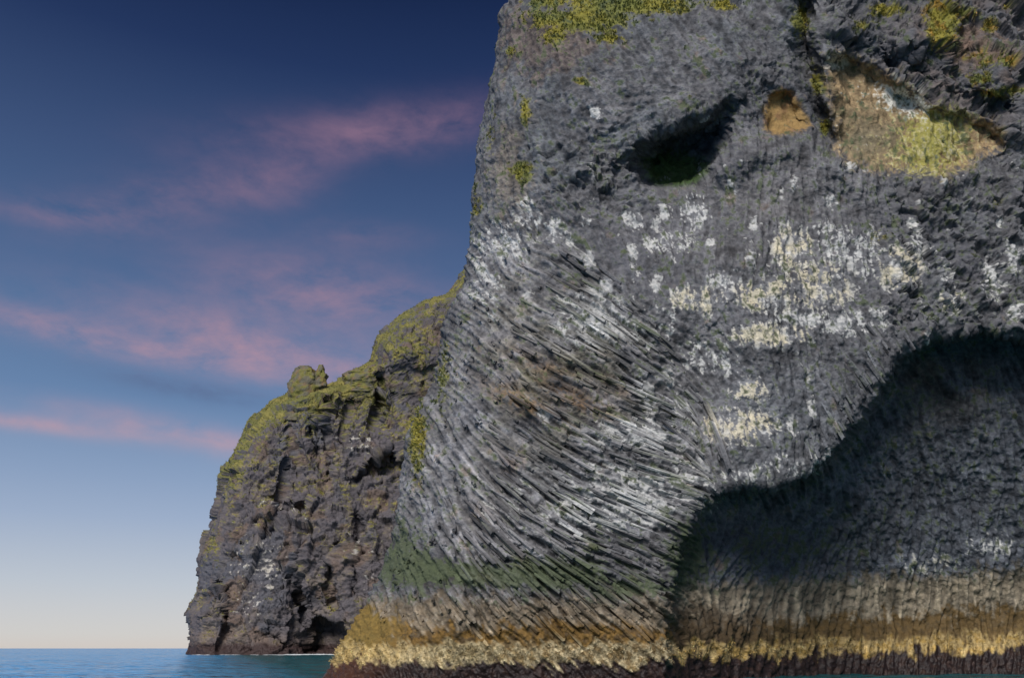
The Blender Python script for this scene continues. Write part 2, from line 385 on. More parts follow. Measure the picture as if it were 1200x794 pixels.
# column grain: noise smeared along the direction the columns run, as a map over the face
GX0, GY0, GW, GH = 330, -30, 1000, 860
def smear(seed, sigma, half):
    r = np.random.default_rng(seed); n = r.normal(size=(GH, GW))
    fy = np.fft.fftfreq(GH)[:, None]; fx = np.fft.rfftfreq(GW)[None, :]
    n = np.fft.irfft2(np.fft.rfft2(n) * np.exp(-2 * np.pi ** 2 * sigma ** 2 * (fx ** 2 + fy ** 2)), (GH, GW)).astype(np.float32)
    acc = n.copy(); cnt = 1
    yy, xx = np.meshgrid(np.arange(GH, dtype=np.float32), np.arange(GW, dtype=np.float32), indexing='ij')
    for sg in (1, -1):
        x, y = xx.copy(), yy.copy(); pu, pv = FU * sg, FV * sg
        for k in range(half):
            xi = np.clip(x + 0.5, 0, GW - 1).astype(np.int32); yi = np.clip(y + 0.5, 0, GH - 1).astype(np.int32)
            u, v = FU[yi, xi], FV[yi, xi]; f = np.where(u * pu + v * pv < 0, -1, 1).astype(np.float32)
            pu, pv = u * f, v * f; x += pu; y += pv
            xi = np.clip(x + 0.5, 0, GW - 1).astype(np.int32); yi = np.clip(y + 0.5, 0, GH - 1).astype(np.int32)
            acc += n[yi, xi]
    return acc / acc.std()
yy, xx = np.meshgrid(np.arange(0, GH, 4) + GY0, np.arange(0, GW, 4) + GX0, indexing='ij')
fa = flow(xx.astype(float), yy.astype(float)).repeat(4, 0).repeat(4, 1)[:GH, :GW]
fa = fa + 0.22 * np.sin(np.arange(GW)[None, :] / 17.0 + np.arange(GH)[:, None] / 29.0) * np.sin(np.arange(GH)[:, None] / 23.0)
FU, FV = np.cos(fa).astype(np.float32), np.sin(fa).astype(np.float32)
GR_LONG = smear(1, 1.3, 20); GR_SHORT = smear(2, 1.1, 9); GR_STREAK = smear(3, 1.6, 13)
def grain(G, px, py):
    x = np.clip(px - GX0, 0, GW - 1.01); y = np.clip(py - GY0, 0, GH - 1.01)
    xi = x.astype(int); yi = y.astype(int); fx = x - xi; fy = y - yi
    return (G[yi, xi] * (1 - fx) + G[yi, xi + 1] * fx) * (1 - fy) + (G[yi + 1, xi] * (1 - fx) + G[yi + 1, xi + 1] * fx) * fy

def zone(px, py):
    k = sdpoly(px, py, CAVE)
    e = px - np.interp(py, SIL[:, 0], SIL[:, 1])
    yb = np.interp(px, BROW[:, 0], BROW[:, 1])
    z = {}
    z['cave'] = sstep(0, 14, k)
    z['fore'] = sstep(8, -14, py - yb) * sstep(970, 930, px) * (1 - z['cave'])
    z['brow'] = np.exp(-((py - yb - 12) / 34.0) ** 2) * sstep(590, 640, px) * sstep(950, 900, px)
    tr = sdpoly(px, py, [(560, 285), (690, 285), (770, 380), (830, 470), (852, 520), (838, 575), (795, 618), (782, 740), (440, 740), (470, 560), (530, 400)])
    z['trunk'] = sstep(-20, 25, tr)
    z['rubble'] = np.maximum(sstep(1000, 1080, px) * sstep(190, 215, py) * sstep(420, 370, py), sstep(955, 985, px) * sstep(215, 190, py)) * (1 - z['cave'])
    z['alc'] = np.maximum(sstep(-3, 6, sdpoly(px, py, ALC)), sstep(-3, 6, sdpoly(px, py, OCH)))
    z['edge'] = sstep(125, 55, e + 14 * np.sin(py / 31.0))
    return z, k, e

def near_relief(P, px, py):
    """rock relief along the normal, metres"""
    z, k, e = zone(px, py)
    calm = np.clip(1 - 0.75 * z['trunk'] - 0.45 * z['cave'] - 0.35 * z['fore'] - 0.6 * z['alc'], 0.15, 0.8)
    rough = 0.5 + 1.1 * z['rubble'] + 0.6 * z['brow'] + 0.25 * z['edge'] + 0.9 * gau(px, py, 670, 190, 80, 50)
    h = calm * (0.75 * noise(P, 7.0, 11, 2) + 0.40 * noise(P, 2.4, 13, 2) * rough)
    wob = 0.5 * np.stack([noise(P, 1.6, 41), noise(P, 1.6, 42), noise(P, 1.6, 43)], -1)
    crag = sstep(200, 150, py) * z['rubble']
    h = h + z['rubble'] * (1 - z['alc']) * (0.45 * facets(P + wob, 1.3, 5) + 0.22 * facets(P + wob, 0.6, 6)) + crag * (1 - z['alc']) * 0.75 * facets(P + wob, 3.2, 8)
    h = h + (0.8 * z['brow'] + 0.8 * gau(px, py, 670, 190, 80, 55) + 0.16 * (1 - z['trunk']) * (1 - z['cave'])) * (1 - z['alc']) * (0.22 * facets(P + wob, 0.75, 15) + 0.42 * facets(P + wob, 2.4, 16))
    h = h + z['alc'] * (0.42 * noise(P, 1.8, 18, 4, 0.55, st=(1.3, 1, 0.6)) + 0.10 * facets(P + wob, 1.1, 19))
    g1, g2, gv = cells(P, 0.42, 9)
    kn = 0.16 * np.clip((g2 - g1) * 1.6, 0, 0.7) + 0.16 * (gv - 0.5)
    h = h + kn * np.clip(0.38 + 0.6 * z['brow'] + 0.1 * z['edge'] + 0.3 * z['rubble'] - 0.45 * z['trunk'] - 0.5 * z['alc'], 0.05, 1.6)
    gl = np.tanh(1.3 * grain(GR_LONG, px, py)); gs = np.tanh(1.2 * grain(GR_SHORT, px, py))
    h = h + (1 - z['alc']) * (1 - 0.8 * z['rubble']) * ((0.19 * z['trunk'] * (1 - 0.7 * z['edge']) + 0.05 + 0.07 * z['cave']) * gl + (0.085 - 0.03 * z['fore']) * gs)
    h = h + 0.15 * z['trunk'] * (1 - z['edge']) * facets(P + 0.4 * wob, 0.95, 23)
    s1_, s2_, sv_ = cells(P, 0.27, 29)
    h = h + z['edge'] * (py > 250) * (0.13 * (sv_ - 0.5) + 0.10 * np.clip((s2_ - s1_) * 1.5, 0, 0.7))
    h = h + 0.10 * noise(P, 0.6, 17, 2) * (1 - 0.6 * z['alc'])
    return h

# ------------------------------------------------------------------ near cliff: colour of the rock, lichen, droppings and tide bands
GUANO = [(930, 290, 22, 22, 1.0), (905, 392, 42, 12, 1.05), (862, 500, 42, 18, 1.0), (882, 456, 22, 12, 1.0), (820, 352, 34, 16, .85), (850, 330, 30, 14, .7),
         (960, 335, 40, 26, .85), (900, 345, 40, 20, .85), (985, 290, 16, 26, .75), (1055, 315, 26, 26, .85), (1078, 290, 10, 16, .9), (1165, 325, 14, 24, .85),
         (1115, 350, 12, 14, .95), (1108, 318, 8, 10, .9), (700, 372, 48, 34, .8), (590, 290, 36, 26, .72), (735, 580, 80, 34, .92), (700, 600, 70, 26, .8),
         (760, 510, 60, 22, .85), (815, 250, 14, 18, .9), (785, 285, 30, 14, .6), (690, 305, 6, 10, 1.3), (710, 334, 7, 10, 1.3), (745, 255, 8, 14, .9),
         (640, 486, 7, 8, 1.4), (800, 478, 12, 10, .9), (755, 458, 10, 12, .9), (1190, 300, 12, 20, .8), (1195, 365, 14, 10, .9), (1020, 375, 24, 14, .7),
         (990, 380, 30, 14, .8), (620, 250, 16, 18, .7), (650, 270, 12, 14, .8), (1160, 640, 34, 20, .5), (1090, 660, 40, 16, .45), (940, 375, 26, 12, .8), (890, 500, 16, 14, 1.0),
         (640, 570, 50, 24, .5), (580, 600, 60, 50, .34), (740, 515, 30, 12, .9), (830, 420, 60, 30, .45), (1010, 300, 26, 30, .6), (970, 270, 16, 20, .6), (570, 330, 24, 60, .5),
         (760, 380, 40, 30, .55), (930, 545, 40, 14, .55), (880, 555, 40, 12, .55), (800, 560, 36, 40, .6)]
YELLOW = [(690, 22, 64, 22, 1.05), (735, 6, 90, 12, 1.2), (640, 22, 30, 16, .9), (790, 12, 40, 6, .8), (715, 45, 30, 8, .8), (650, 40, 20, 16, .9), (612, 200, 16, 18, 1.0), (615, 130, 9, 24, .75), (490, 515, 14, 50, .85), (520, 450, 14, 50, .6), (682, 95, 10, 6, 1.0),
          (640, 4, 30, 8, 1.1), (848, 6, 18, 8, 1.1), (938, 26, 12, 22, 1.0), (958, 92, 10, 30, .8), (966, 150, 8, 12, 1.0), (1040, 12, 26, 10, 1.0), (1104, 26, 22, 34, 1.25), (1150, 70, 40, 16, .6), (1170, 110, 30, 10, .75), (1010, 30, 20, 10, .6),
          (1150, 92, 22, 10, .95), (1185, 72, 20, 8, 1.1), (1185, 105, 20, 6, .9), (1130, 15, 20, 8, 1.0), (1160, 30, 14, 12, .8), (1185, 8, 14, 6, .7), (600, 60, 14, 8, .7), (575, 160, 8, 40, .5),
          (560, 240, 8, 20, .7), (690, 82, 5, 14, .7), (1030, 280, 14, 14, .6), (815, 110, 14, 6, .4), (1170, 235, 20, 14, .4), (620, 275, 20, 14, .4)]
def near_colour(P, px, py):
    z, k, e = zone(px, py)
    n_b = noise(P, 5.0, 101, 3); n_m = noise(P, 1.4, 102, 3); n_s = noise(P, 0.5, 103, 3, 0.65)
    n_v = noise(P, 0.34, 104, 3, 0.7, st=(1, 1, 0.24))
    n_h = noise(P, 3.5, 105, 2)
    col = np.zeros(P.shape); col[:] = (0.198, 0.197, 0.216)
    col = blend(col, 0.55 + 0.9 * n_b, (0.235, 0.228, 0.242))
    col = blend(col, sstep(0.1, 0.8, n_m) * 0.5, (0.12, 0.122, 0.14))
    # blue grey jaw and cave wall, paler trunk, brown grey cheek
    col = blend(col, 0.5 * gau(px, py, 930, 500, 130, 90) * (1 - z['cave']), (0.19, 0.205, 0.235))
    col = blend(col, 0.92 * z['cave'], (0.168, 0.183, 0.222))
    col = blend(col, 0.75 * z['trunk'] * sstep(-0.5, 0.5, n_b + 0.2), (0.27, 0.26, 0.27))
    col = blend(col, 0.45 * gau(px, py, 915, 215, 90, 60), (0.26, 0.242, 0.245))
    col = blend(col, z['trunk'] * sstep(-0.25, 0.4, noise(P, 2.6, 107, 2, st=(1, 1, 1.6))) * 0.75 * gau(px, py, 660, 430, 110, 110), (0.21, 0.188, 0.13))
    for (cx, cy, sx, sy, s) in [(610, 470, 44, 13, 1.0), (680, 470, 56, 13, .9), (640, 430, 50, 12, .6), (600, 545, 10, 24, .5), (560, 600, 16, 14, .35), (720, 452, 24, 10, .5)]:
        col = blend(col, s * gau(px, py, cx, cy, sx, sy, 25) * sstep(-0.3, 0.5, n_s + 0.2), (0.27, 0.165, 0.085))
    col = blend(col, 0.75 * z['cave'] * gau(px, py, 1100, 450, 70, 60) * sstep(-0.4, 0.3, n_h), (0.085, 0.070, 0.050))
    col = blend(col, 0.55 * z['fore'] * sstep(-0.2, 0.4, noise(P, 4.5, 121, 2)), (0.185, 0.20, 0.225))
    col = blend(col, 0.75 * sstep(0.25, 0.6, gau(px, py, 640, 45, 60, 45) + 0.6 * n_m), (0.21, 0.155, 0.135))
    col = blend(col, 0.6 * sstep(0.3, 0.7, gau(px, py, 600, 200, 26, 60) + 0.6 * n_m), (0.26, 0.21, 0.165))
    col = blend(col, 0.6 * z['rubble'] * sstep(-0.2, 0.5, n_h), (0.17, 0.178, 0.195))
    gl = grain(GR_LONG, px, py); gs = grain(GR_SHORT, px, py); gk = grain(GR_STREAK, px, py)
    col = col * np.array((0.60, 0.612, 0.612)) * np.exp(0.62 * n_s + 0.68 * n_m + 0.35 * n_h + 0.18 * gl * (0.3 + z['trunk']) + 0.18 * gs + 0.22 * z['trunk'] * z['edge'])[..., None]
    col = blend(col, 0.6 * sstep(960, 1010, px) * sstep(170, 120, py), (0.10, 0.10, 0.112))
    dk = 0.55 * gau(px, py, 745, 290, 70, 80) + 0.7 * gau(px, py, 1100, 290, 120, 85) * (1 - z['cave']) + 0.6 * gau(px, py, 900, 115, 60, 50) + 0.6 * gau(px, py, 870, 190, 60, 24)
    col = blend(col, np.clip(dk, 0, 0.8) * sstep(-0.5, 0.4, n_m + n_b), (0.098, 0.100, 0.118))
    # warm brown rock high on the right and the tan hollow
    br = gau(px, py, 1140, 60, 70, 60) * sstep(-0.35, 0.4, noise(P, 2.5, 111, 2)) * (1 - z['cave'])
    col = blend(col, 0.75 * br, (0.20, 0.13, 0.09))
    tan = sstep(-4, 9, sdpoly(px, py, ALC) + 12 * n_s + 8 * n_m)
    tc = np.zeros(P.shape); tc[:] = (0.30, 0.215, 0.12)
    tc = blend(tc, sstep(-0.2, 0.5, n_m) * 0.7, (0.21, 0.165, 0.10))
    tc = tc * np.exp(0.5 * n_s + 0.4 * n_v)[..., None]
    tc = blend(tc, gau(px, py, 1015, 165, 32, 26) * 0.8, (0.17, 0.155, 0.105))
    mound = sstep(0.32, 0.70, gau(px, py, 1092, 165, 44, 58, 35) + 0.5 * n_s + 0.35 * n_v)
    tc = blend(tc, 0.85 * mound, (0.31, 0.295, 0.07))
    tc = blend(tc, mound * sstep(0.1, 0.6, n_v) * 0.75, (0.50, 0.45, 0.28))
    tc = blend(tc, sstep(0.35, 0.6, gau(px, py, 1058, 118, 32, 15, 20) + 0.6 * n_s), (0.70, 0.68, 0.60))
    tc = blend(tc, sstep(0.35, 0.7, gau(px, py, 978, 72, 18, 12) + 0.35 * n_s), (0.62, 0.56, 0.44))
    col = blend(col, tan, tc)
    och = sstep(-2, 5, sdpoly(px, py, OCH) + 5 * n_s)
    oc = np.zeros(P.shape); oc[:] = (0.29, 0.19, 0.075); oc = blend(oc, sstep(-0.1, 0.5, n_m), (0.27, 0.16, 0.075))
    col = blend(col, och, oc)
    # lichen and moss
    yl = 0 * px
    for (cx, cy, sx, sy, s) in YELLOW: yl = np.maximum(yl, s * gau(px, py, cx, cy, sx, sy))
    moss = sstep(0.42, 0.72, yl + 0.42 * n_s + 0.28 * n_m)
    mc = blend(np.zeros(P.shape) + (0.27, 0.235, 0.035), sstep(-0.3, 0.5, n_h), (0.17, 0.18, 0.04))
    mc = blend(mc, sstep(0.1, 0.5, n_m) * sstep(1020, 1080, px), (0.33, 0.20, 0.03))
    col = blend(col, 0.92 * moss, mc)
    ve = sstep(0.25, 0.6, gau(px, py, 792, 200, 40, 24) + 0.3 * n_s) * sstep(5, 14, sdpoly(px, py, EYE))
    col = blend(col, 0.9 * ve, (0.07, 0.125, 0.03))
    # bird droppings: patchy, streaked downwards
    gm = 0 * px; warm = 0 * px
    for i, (cx, cy, sx, sy, s) in enumerate(GUANO):
        g = 0.93 * s * gau(px, py, cx, cy, 1.2 * sx, 1.2 * sy); gm = np.maximum(gm, g)
        if i in (0, 1, 2, 3, 4, 6, 7, 9, 12, 34, 36): warm = np.maximum(warm, g)
    gn = gm + sstep(0.05, 0.4, gm) * ((0.9 * n_v + 0.7 * n_s + 0.5 * n_m) * (1 - 0.7 * z['trunk']) + 0.22 * gk * z['trunk'] + 0.12 * gs + 0.25 * n_m)
    g = sstep(0.60, 0.70, gn)
    # single splashes with a drip below, scattered over the cheek
    q1, q2, qv = cells(P + 0.12 * np.stack([n_s, n_s, n_m], -1), 1.15, 131, st=(1, 1, 0.55))
    area = np.clip(gau(px, py, 950, 320, 260, 95) + 0.8 * gau(px, py, 860, 470, 130, 70) + 0.7 * gau(px, py, 760, 260, 120, 60), 0, 1) * (1 - z['cave']) * (1 - z['alc'])
    spot = sstep(0.40, 0.22, q1 + 0.35 * n_s) * (qv < 0.34 * area)
    g = np.maximum(g, 0.9 * spot)
    gc = blend(np.zeros(P.shape) + (0.56, 0.56, 0.54), sstep(0.2, 0.6, warm) * sstep(-0.6, 0.1, n_m), (0.64, 0.57, 0.39))
    col = blend(col, (0.95 - 0.2 * z['trunk']) * g, gc)
    # a thin pale bloom over trunk and jaw
    col = blend(col, 0.28 * sstep(0.15, 0.8, gm + 0.3 * n_s), (0.42, 0.43, 0.45))
    # tide: green algae, tan rock, golden weed, cream barnacles, dark red weed
    off = np.interp(px, [400, 700, 785, 850, 950, 1200, 1400], [0, 2, 1, -1, -7, -15, -20]) + 9 * n_m + 7 * n_s + 3.0 * gs + 6 * n_b
    y = py - off
    inc = z['cave']
    alg = (gau(px, py, 470, 650, 26, 34) + gau(px, py, 560, 672, 90, 14) + gau(px, py, 500, 668, 40, 16) + gau(px, py, 660, 672, 60, 16) + gau(px, py, 740, 690, 50, 10) + 1.0 * gau(px, py, 805, 650, 20, 50) + .5 * gau(px, py, 900, 640, 70, 22))
    col = blend(col, 0.9 * sstep(0.22, 0.66, alg + 0.75 * n_s + 0.16 * gs + 0.5 * n_m), (0.075, 0.095, 0.048))
    tancol = np.zeros(P.shape); tancol[:] = (0.165, 0.13, 0.088); tancol = blend(tancol, sstep(0, .5, n_v), (0.23, 0.195, 0.145)); tancol = blend(tancol, inc * 0.8, (0.27, 0.23, 0.165)); tancol = tancol * np.exp(0.3 * gs)[..., None]
    col = blend(col, 0.9 * sstep(690, 708, y + 8 * n_b + inc * 14), tancol)
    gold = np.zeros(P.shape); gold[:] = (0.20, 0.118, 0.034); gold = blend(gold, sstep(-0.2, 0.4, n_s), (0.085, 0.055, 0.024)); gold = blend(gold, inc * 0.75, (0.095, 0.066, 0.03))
    gold = blend(gold, sstep(80, 20, e) * 0.7, (0.235, 0.165, 0.045))
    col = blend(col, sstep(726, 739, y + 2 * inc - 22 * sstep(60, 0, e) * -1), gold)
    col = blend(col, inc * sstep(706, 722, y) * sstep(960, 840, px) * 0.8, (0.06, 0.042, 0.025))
    barn = np.zeros(P.shape); barn[:] = (0.50, 0.42, 0.26); barn = blend(barn, sstep(-0.15, 0.35, n_s), (0.20, 0.145, 0.07)); barn = blend(barn, sstep(640, 520, px) * 0.4, (0.55, 0.46, 0.26))
    barn = blend(barn, 0.55 * inc + .5 * sstep(120, 20, e), (0.38, 0.25, 0.06))
    barn = barn * np.exp(0.22 * gs + 0.35 * n_s)[..., None]; gold = gold * np.exp(0.25 * gs + 0.7 * n_s + 0.4 * n_m)[..., None]
    up = 751 + 3 * inc; lo = 775 - 4 * inc
    col = blend(col, sstep(up - 3, up + 5, y + 6 * n_s), barn)
    weed = np.zeros(P.shape); weed[:] = (0.020, 0.013, 0.013); weed = blend(weed, sstep(0, 0.5, n_s), (0.042, 0.025, 0.021)); weed = blend(weed, sstep(90, 20, e), (0.075, 0.036, 0.024))
    wm = sstep(lo - 3, lo + 4, y + 7 * n_s)
    col = blend(col, wm, weed)
    wet = np.clip(0.8 * wm + 0.3 * sstep(715, 735, y), 0, 1)
    return np.concatenate([np.clip(col, 0.01, 0.85), wet[..., None]], -1), moss, sstep(up, up + 6, y) * (1 - wm)

cliff = root('sea_cliff', (8.0, 62.0, 0.0), 'grey columnar basalt cliff shaped like an elephant head, its trunk reaching down into the sea', 'cliff')
PF = PB + NB * near_relief(PB, np.maximum(PX, 0), PY)[..., None]
PXF, PYF = proj(PF)
COL, MOSS, BARN = near_colour(PF, PXF, PYF)
def grid_quads(n, m):
    i, j = np.meshgrid(np.arange(n - 1), np.arange(m - 1), indexing='ij')
    return np.stack([i * m + j, (i + 1) * m + j, (i + 1) * m + j + 1, i * m + j + 1], -1).reshape(-1, 4)
q = grid_quads(NR, NC)
V = PF.reshape(-1, 3); CC = COL.reshape(-1, 4)
# back of the rock: mirror ring of the border pushed back, then capped
bor = np.concatenate([np.arange(NC), np.arange(1, NR) * NC + NC - 1, (NR - 1) * NC + np.arange(NC - 2, -1, -1), np.arange(NR - 2, 0, -1) * NC])
b1 = V[bor] + np.array([0, 6.0, 0]); b1[:NC, 2] += 4.0
b2 = b1.copy(); b2[:, 1] = 96.0
nb = len(bor); k0 = len(V)
ring0, ring1, ring2 = bor, k0 + np.arange(nb), k0 + nb + np.arange(nb)
def strip(a, b): return np.stack([a, np.roll(a, -1), np.roll(b, -1), b], -1)
cen = k0 + 2 * nb
V2 = np.concatenate([V, b1, b2, b2.mean(0)[None]]); C2 = np.concatenate([CC, CC[bor], CC[bor], CC[bor][:1]])
tri = np.stack([ring2, np.roll(ring2, -1), np.full(nb, cen)], -1)
face = mesh_np('rock_face', V2, [q, strip(ring0, ring1), strip(ring1, ring2), tri], M_ROCK, C2, cliff, smooth=True)

# ------------------------------------------------------------------ near cliff: basalt columns
rowpy = PY[:, 0]; colE = EE[0]
def sample(px, py):
    e = px - np.interp(py, SIL[:, 0], SIL[:, 1])
    j = np.interp(e, colE[25:], np.arange(25, NC)); i = np.interp(py, rowpy, np.arange(NR))
    return np.clip(np.round(i).astype(int), 1, NR - 2), np.clip(np.round(j).astype(int), 26, NC - 2), e
def scatter(spacing_fn, x0, x1, y0, y1, base):
    """jittered points thinned to a local spacing"""
    xs = np.arange(x0, x1, base); ys = np.arange(y0, y1, base)
    X, Y = np.meshgrid(xs, ys); X = (X + rng.uniform(0, base, X.shape)).ravel(); Y = (Y + rng.uniform(0, base, Y.shape)).ravel()
    s = spacing_fn(X, Y); keep = rng.uniform(size=len(X)) < (base / s) ** 2
    return X[keep], Y[keep]
def col_params(px, py):
    z, k, e = zone(px, py)
    w = np.full(px.shape, 4.0); L = np.full(px.shape, 19.0); tilt = np.full(px.shape, 5.0)
    tr = z['trunk'] > 0.5
    w[tr] = 4.7; L[tr] = 42; tilt[tr] = 3.0
    low = py > 690; L[low & tr] = 30; w[low & tr] = 5.2
    fo = z['fore'] > 0.5; w[fo] = 3.5; L[fo] = 22; tilt[fo] = 3
    bw = z['brow'] > 0.5; w[bw] = 4.6; L[bw] = 13; tilt[bw] = 22
    rb = z['rubble'] > 0.5; w[rb] = 5.5; L[rb] = 10; tilt[rb] = 30
    cv = z['cave'] > 0.5; w[cv] = 4.4; L[cv] = 24; tilt[cv] = 5
    near_rim = (np.abs(k) < 50) & (py < 745); L[near_rim] = np.minimum(L[near_rim], 4 + 0.7 * np.abs(k[near_rim]))
    ed = sstep(130, 30, e) * (py > 270); tilt = tilt + 55 * ed; w = w - 1.6 * ed; L = np.where(ed > 0.3, L * (1 - 0.78 * ed), L)
    return w, L, tilt, z, e, k
def prisms(px, py, scale=1.0):
    i, j, e = sample(px, py)
    w, L, tilt, z, e, k = col_params(px, py)
    P0 = PF[i, j] * 0.5 + PB[i, j] * 0.5 + 0.0
    rel = np.einsum('ij,ij->i', PF[i, j] - PB[i, j], NB[i, j])
    P0 = PB[i, j] + NB[i, j] * rel[:, None]
    m = np.linalg.norm(P0 - np.array([0, 0, CAMZ]), axis=1) / F * 1.02        # metres per pixel
    th = flow(px, py) + np.radians(rng.normal(0, 2.2, len(px)) + np.where(z['rubble'] > .5, rng.normal(0, 40, len(px)), 0) + np.where(z['brow'] > .5, rng.normal(0, 25, len(px)), 0))
    N = NB[i, j]
    tu = unproj(px + 1, py, P0[:, 1]) - unproj(px, py, P0[:, 1]); tv = unproj(px, py + 1, P0[:, 1]) - unproj(px, py, P0[:, 1])
    a = tu * np.cos(th)[:, None] + tv * np.sin(th)[:, None]
    # lay the image-plane direction down onto the rock surface along the line of sight
    ray = P0 - np.array([0, 0, CAMZ]); ray /= np.linalg.norm(ray, axis=1, keepdims=True)
    dn = np.einsum('ij,ij->i', ray, N); dn = np.where(np.abs(dn) < 0.35, -0.35, dn)
    a = a - ray * (np.einsum('ij,ij->i', a, N) / dn)[:, None]
    a /= np.linalg.norm(a, axis=1, keepdims=True)
    a = a - N * np.einsum('ij,ij->i', a, N)[:, None]; a /= np.linalg.norm(a, axis=1, keepdims=True)
    t = np.radians(tilt * rng.normal(0.55, 0.5, len(px)))
    ax = a * np.cos(t)[:, None] + N * np.sin(t)[:, None]
    s1 = np.cross(ax, N); s1 /= np.linalg.norm(s1, axis=1, keepdims=True); s2 = np.cross(s1, ax)
    wid = w * m * rng.uniform(0.72, 1.35, len(px)) * scale; Lm = L * m * np.clip(rng.lognormal(-0.05, 0.42, len(px)), 0.4, 2.0)
    sink = wid * np.where(z['trunk'] > .5, rng.uniform(0.28, 0.52, len(px)), rng.uniform(0.3, 0.54, len(px)))
    M = len(px); nseg = 6
    an = np.arange(nseg) * 2 * np.pi / nseg + rng.uniform(0, 6.28, (M, 1)) + rng.normal(0, 0.16, (M, nseg))
    rad = 0.5 * wid[:, None] * rng.uniform(0.82, 1.14, (M, nseg))
    V = np.zeros((M, 3, nseg, 3))
    for r, tt in enumerate((-0.5, 0.04, 0.5)):
        c = P0 - N * sink[:, None] + ax * (Lm * tt)[:, None]
        if r == 1: c = c + (s1 * rng.normal(0, 0.07, (M, 1)) + s2 * rng.normal(0.02, 0.06, (M, 1))) * wid[:, None]
        rr = rad * (rng.uniform(0.86, 1.05, (M, 1)))
        sl = rng.normal(0, 0.20, (M, nseg)) * wid[:, None] * (r != 1)
        V[:, r] = c[:, None, :] + s1[:, None, :] * (rr * np.cos(an))[..., None] + s2[:, None, :] * (rr * np.sin(an))[..., None] + ax[:, None, :] * sl[..., None]
    tint = rng.lognormal(-0.02, 0.18, M)
    return V.reshape(M, 18, 3), wid * Lm, tint, P0
pq = []
for r in range(2):
    for s in range(6): pq.append((r * 6 + s, r * 6 + (s + 1) % 6, (r + 1) * 6 + (s + 1) % 6, (r + 1) * 6 + s))
PQ = np.array(pq); PH = np.array([[5, 4, 3, 2, 1, 0], [12, 13, 14, 15, 16, 17]])
def spacing(px, py):
    w, L, tilt, z, e, k = col_params(px, py)
    s = np.sqrt(w * L * 0.50)
    s = np.where(z['fore'] > .5, s * 1.15, s)
    s = s * 1.25
    ribs = (k < -16) * (k > -50) * (px > 940) * (px < 1100) * 1.0
    bad = ((z['trunk'] < 0.5) & (ribs < 0.5)) | ((k > -9) & (py < 745)) | (rng.uniform(size=px.shape) < 0.85 * z['edge']) | (z['alc'] > 0.4) | ((z['rubble'] > 0.5) & (rng.uniform(size=px.shape) < np.where(py < 190, 1.0, 0.55))) | (e < 2) | (sdpoly(px, py, EYE) > 4)
    return np.where(bad, 1e6, np.where(tilt > 40, np.maximum(w * 1.5, 5), s))
cx, cy = scatter(spacing, 380, 1240, -10, 806, 2.6)
VP, AREA, TINT, CP0 = prisms(cx, cy)
qx, qy = proj(VP)
cc, _, _ = near_colour(VP.reshape(-1, 3), qx.ravel(), qy.ravel())
cc = cc.reshape(len(VP), 18, 4); cc[..., :3] = np.clip(cc[..., :3] * TINT[:, None, None], 0.008, 0.85)
px_w = F / CP0[:, 1]
inframe = (cx < 1190) & (cy > 5) & (cy < 780) & (cx > 395)
zz, kk, _ = zone(cx, cy)
score = np.where(inframe & (zz['trunk'] > 0.6), AREA, 0)
big = np.argsort(-score)[:300]
rest = np.setdiff1d(np.arange(len(VP)), big)
nvr = len(rest)
base = (np.arange(nvr) * 18)[:, None, None]
mesh_np('column_cover', VP[rest].reshape(-1, 3), [(PQ[None] + base).reshape(-1, 4), (PH[None] + base).reshape(-1, 6)], M_ROCK, cc[rest].reshape(-1, 4), cliff, kind='stuff')
for b in big:
    mesh_np('basalt_column', VP[b], [PQ, PH], M_ROCK, cc[b], cliff)
print('columns', len(VP))

# ------------------------------------------------------------------ near cliff: moss tufts and barnacles (real geometry, uncountable)
def tufts(name, pos, nor, size, colr, mat, parent, blades=5, flat=0.5, hgt=1.0):
    M = len(pos)
    up = nor * flat + np.array([0, 0, 1.0]) * (1 - flat); up /= np.linalg.norm(up, axis=1, keepdims=True)
    V = np.zeros((M, blades, 3, 3)); C = np.zeros((M, blades, 3, 4))
    for b in range(blades):
        d = rng.normal(0, 1, (M, 3)); d /= np.linalg.norm(d, axis=1, keepdims=True)
        t = up * hgt + d * 0.9; t /= np.linalg.norm(t, axis=1, keepdims=True)
        s = np.cross(t, rng.normal(0, 1, (M, 3))); s /= np.linalg.norm(s, axis=1, keepdims=True)
        sz = (size * rng.uniform(0.5, 1.2, M))[:, None]
        o = pos + d * sz * 0.35
        V[:, b, 0] = o - s * sz * 0.32; V[:, b, 1] = o + s * sz * 0.32; V[:, b, 2] = o + t * sz
        C[:, b] = colr[:, None, :]; C[:, b, :, :3] *= rng.lognormal(0, 0.3, (M, 1, 1))
    f = np.arange(M * blades * 3).reshape(-1, 3)
    return mesh_np(name, V.reshape(-1, 3), [f], mat, np.clip(C.reshape(-1, 4), 0, 0.9), parent, kind='stuff')
inb = (PXF > 380) & (PXF < 1260) & (PYF > -60) & (np.arange(NC)[None, :] > 10)
ids = np.flatnonzero((MOSS > 0.6) & inb & (rng.uniform(size=MOSS.shape) < 0.30))
mo = tufts('moss', PF.reshape(-1, 3)[ids], NB.reshape(-1, 3)[ids], np.full(len(ids), 0.2), CC[ids], M_MOSS, cliff)
ids = np.flatnonzero((BARN > 0.5) & inb & (rng.uniform(size=BARN.shape) < 0.34))
bc = CC[ids].copy(); bc[:, :3] *= rng.lognormal(0.0, 0.22, (len(ids), 1))
ba = tufts('barnacle', PF.reshape(-1, 3)[ids] + 0.10 * NB.reshape(-1, 3)[ids], NB.reshape(-1, 3)[ids], np.full(len(ids), 0.10), bc, M_BARN, cliff, blades=4, flat=0.9)
mo['label'] = 'yellow green moss and lichen on the top ledges'; ba['label'] = 'cream barnacle band just above the waterline'

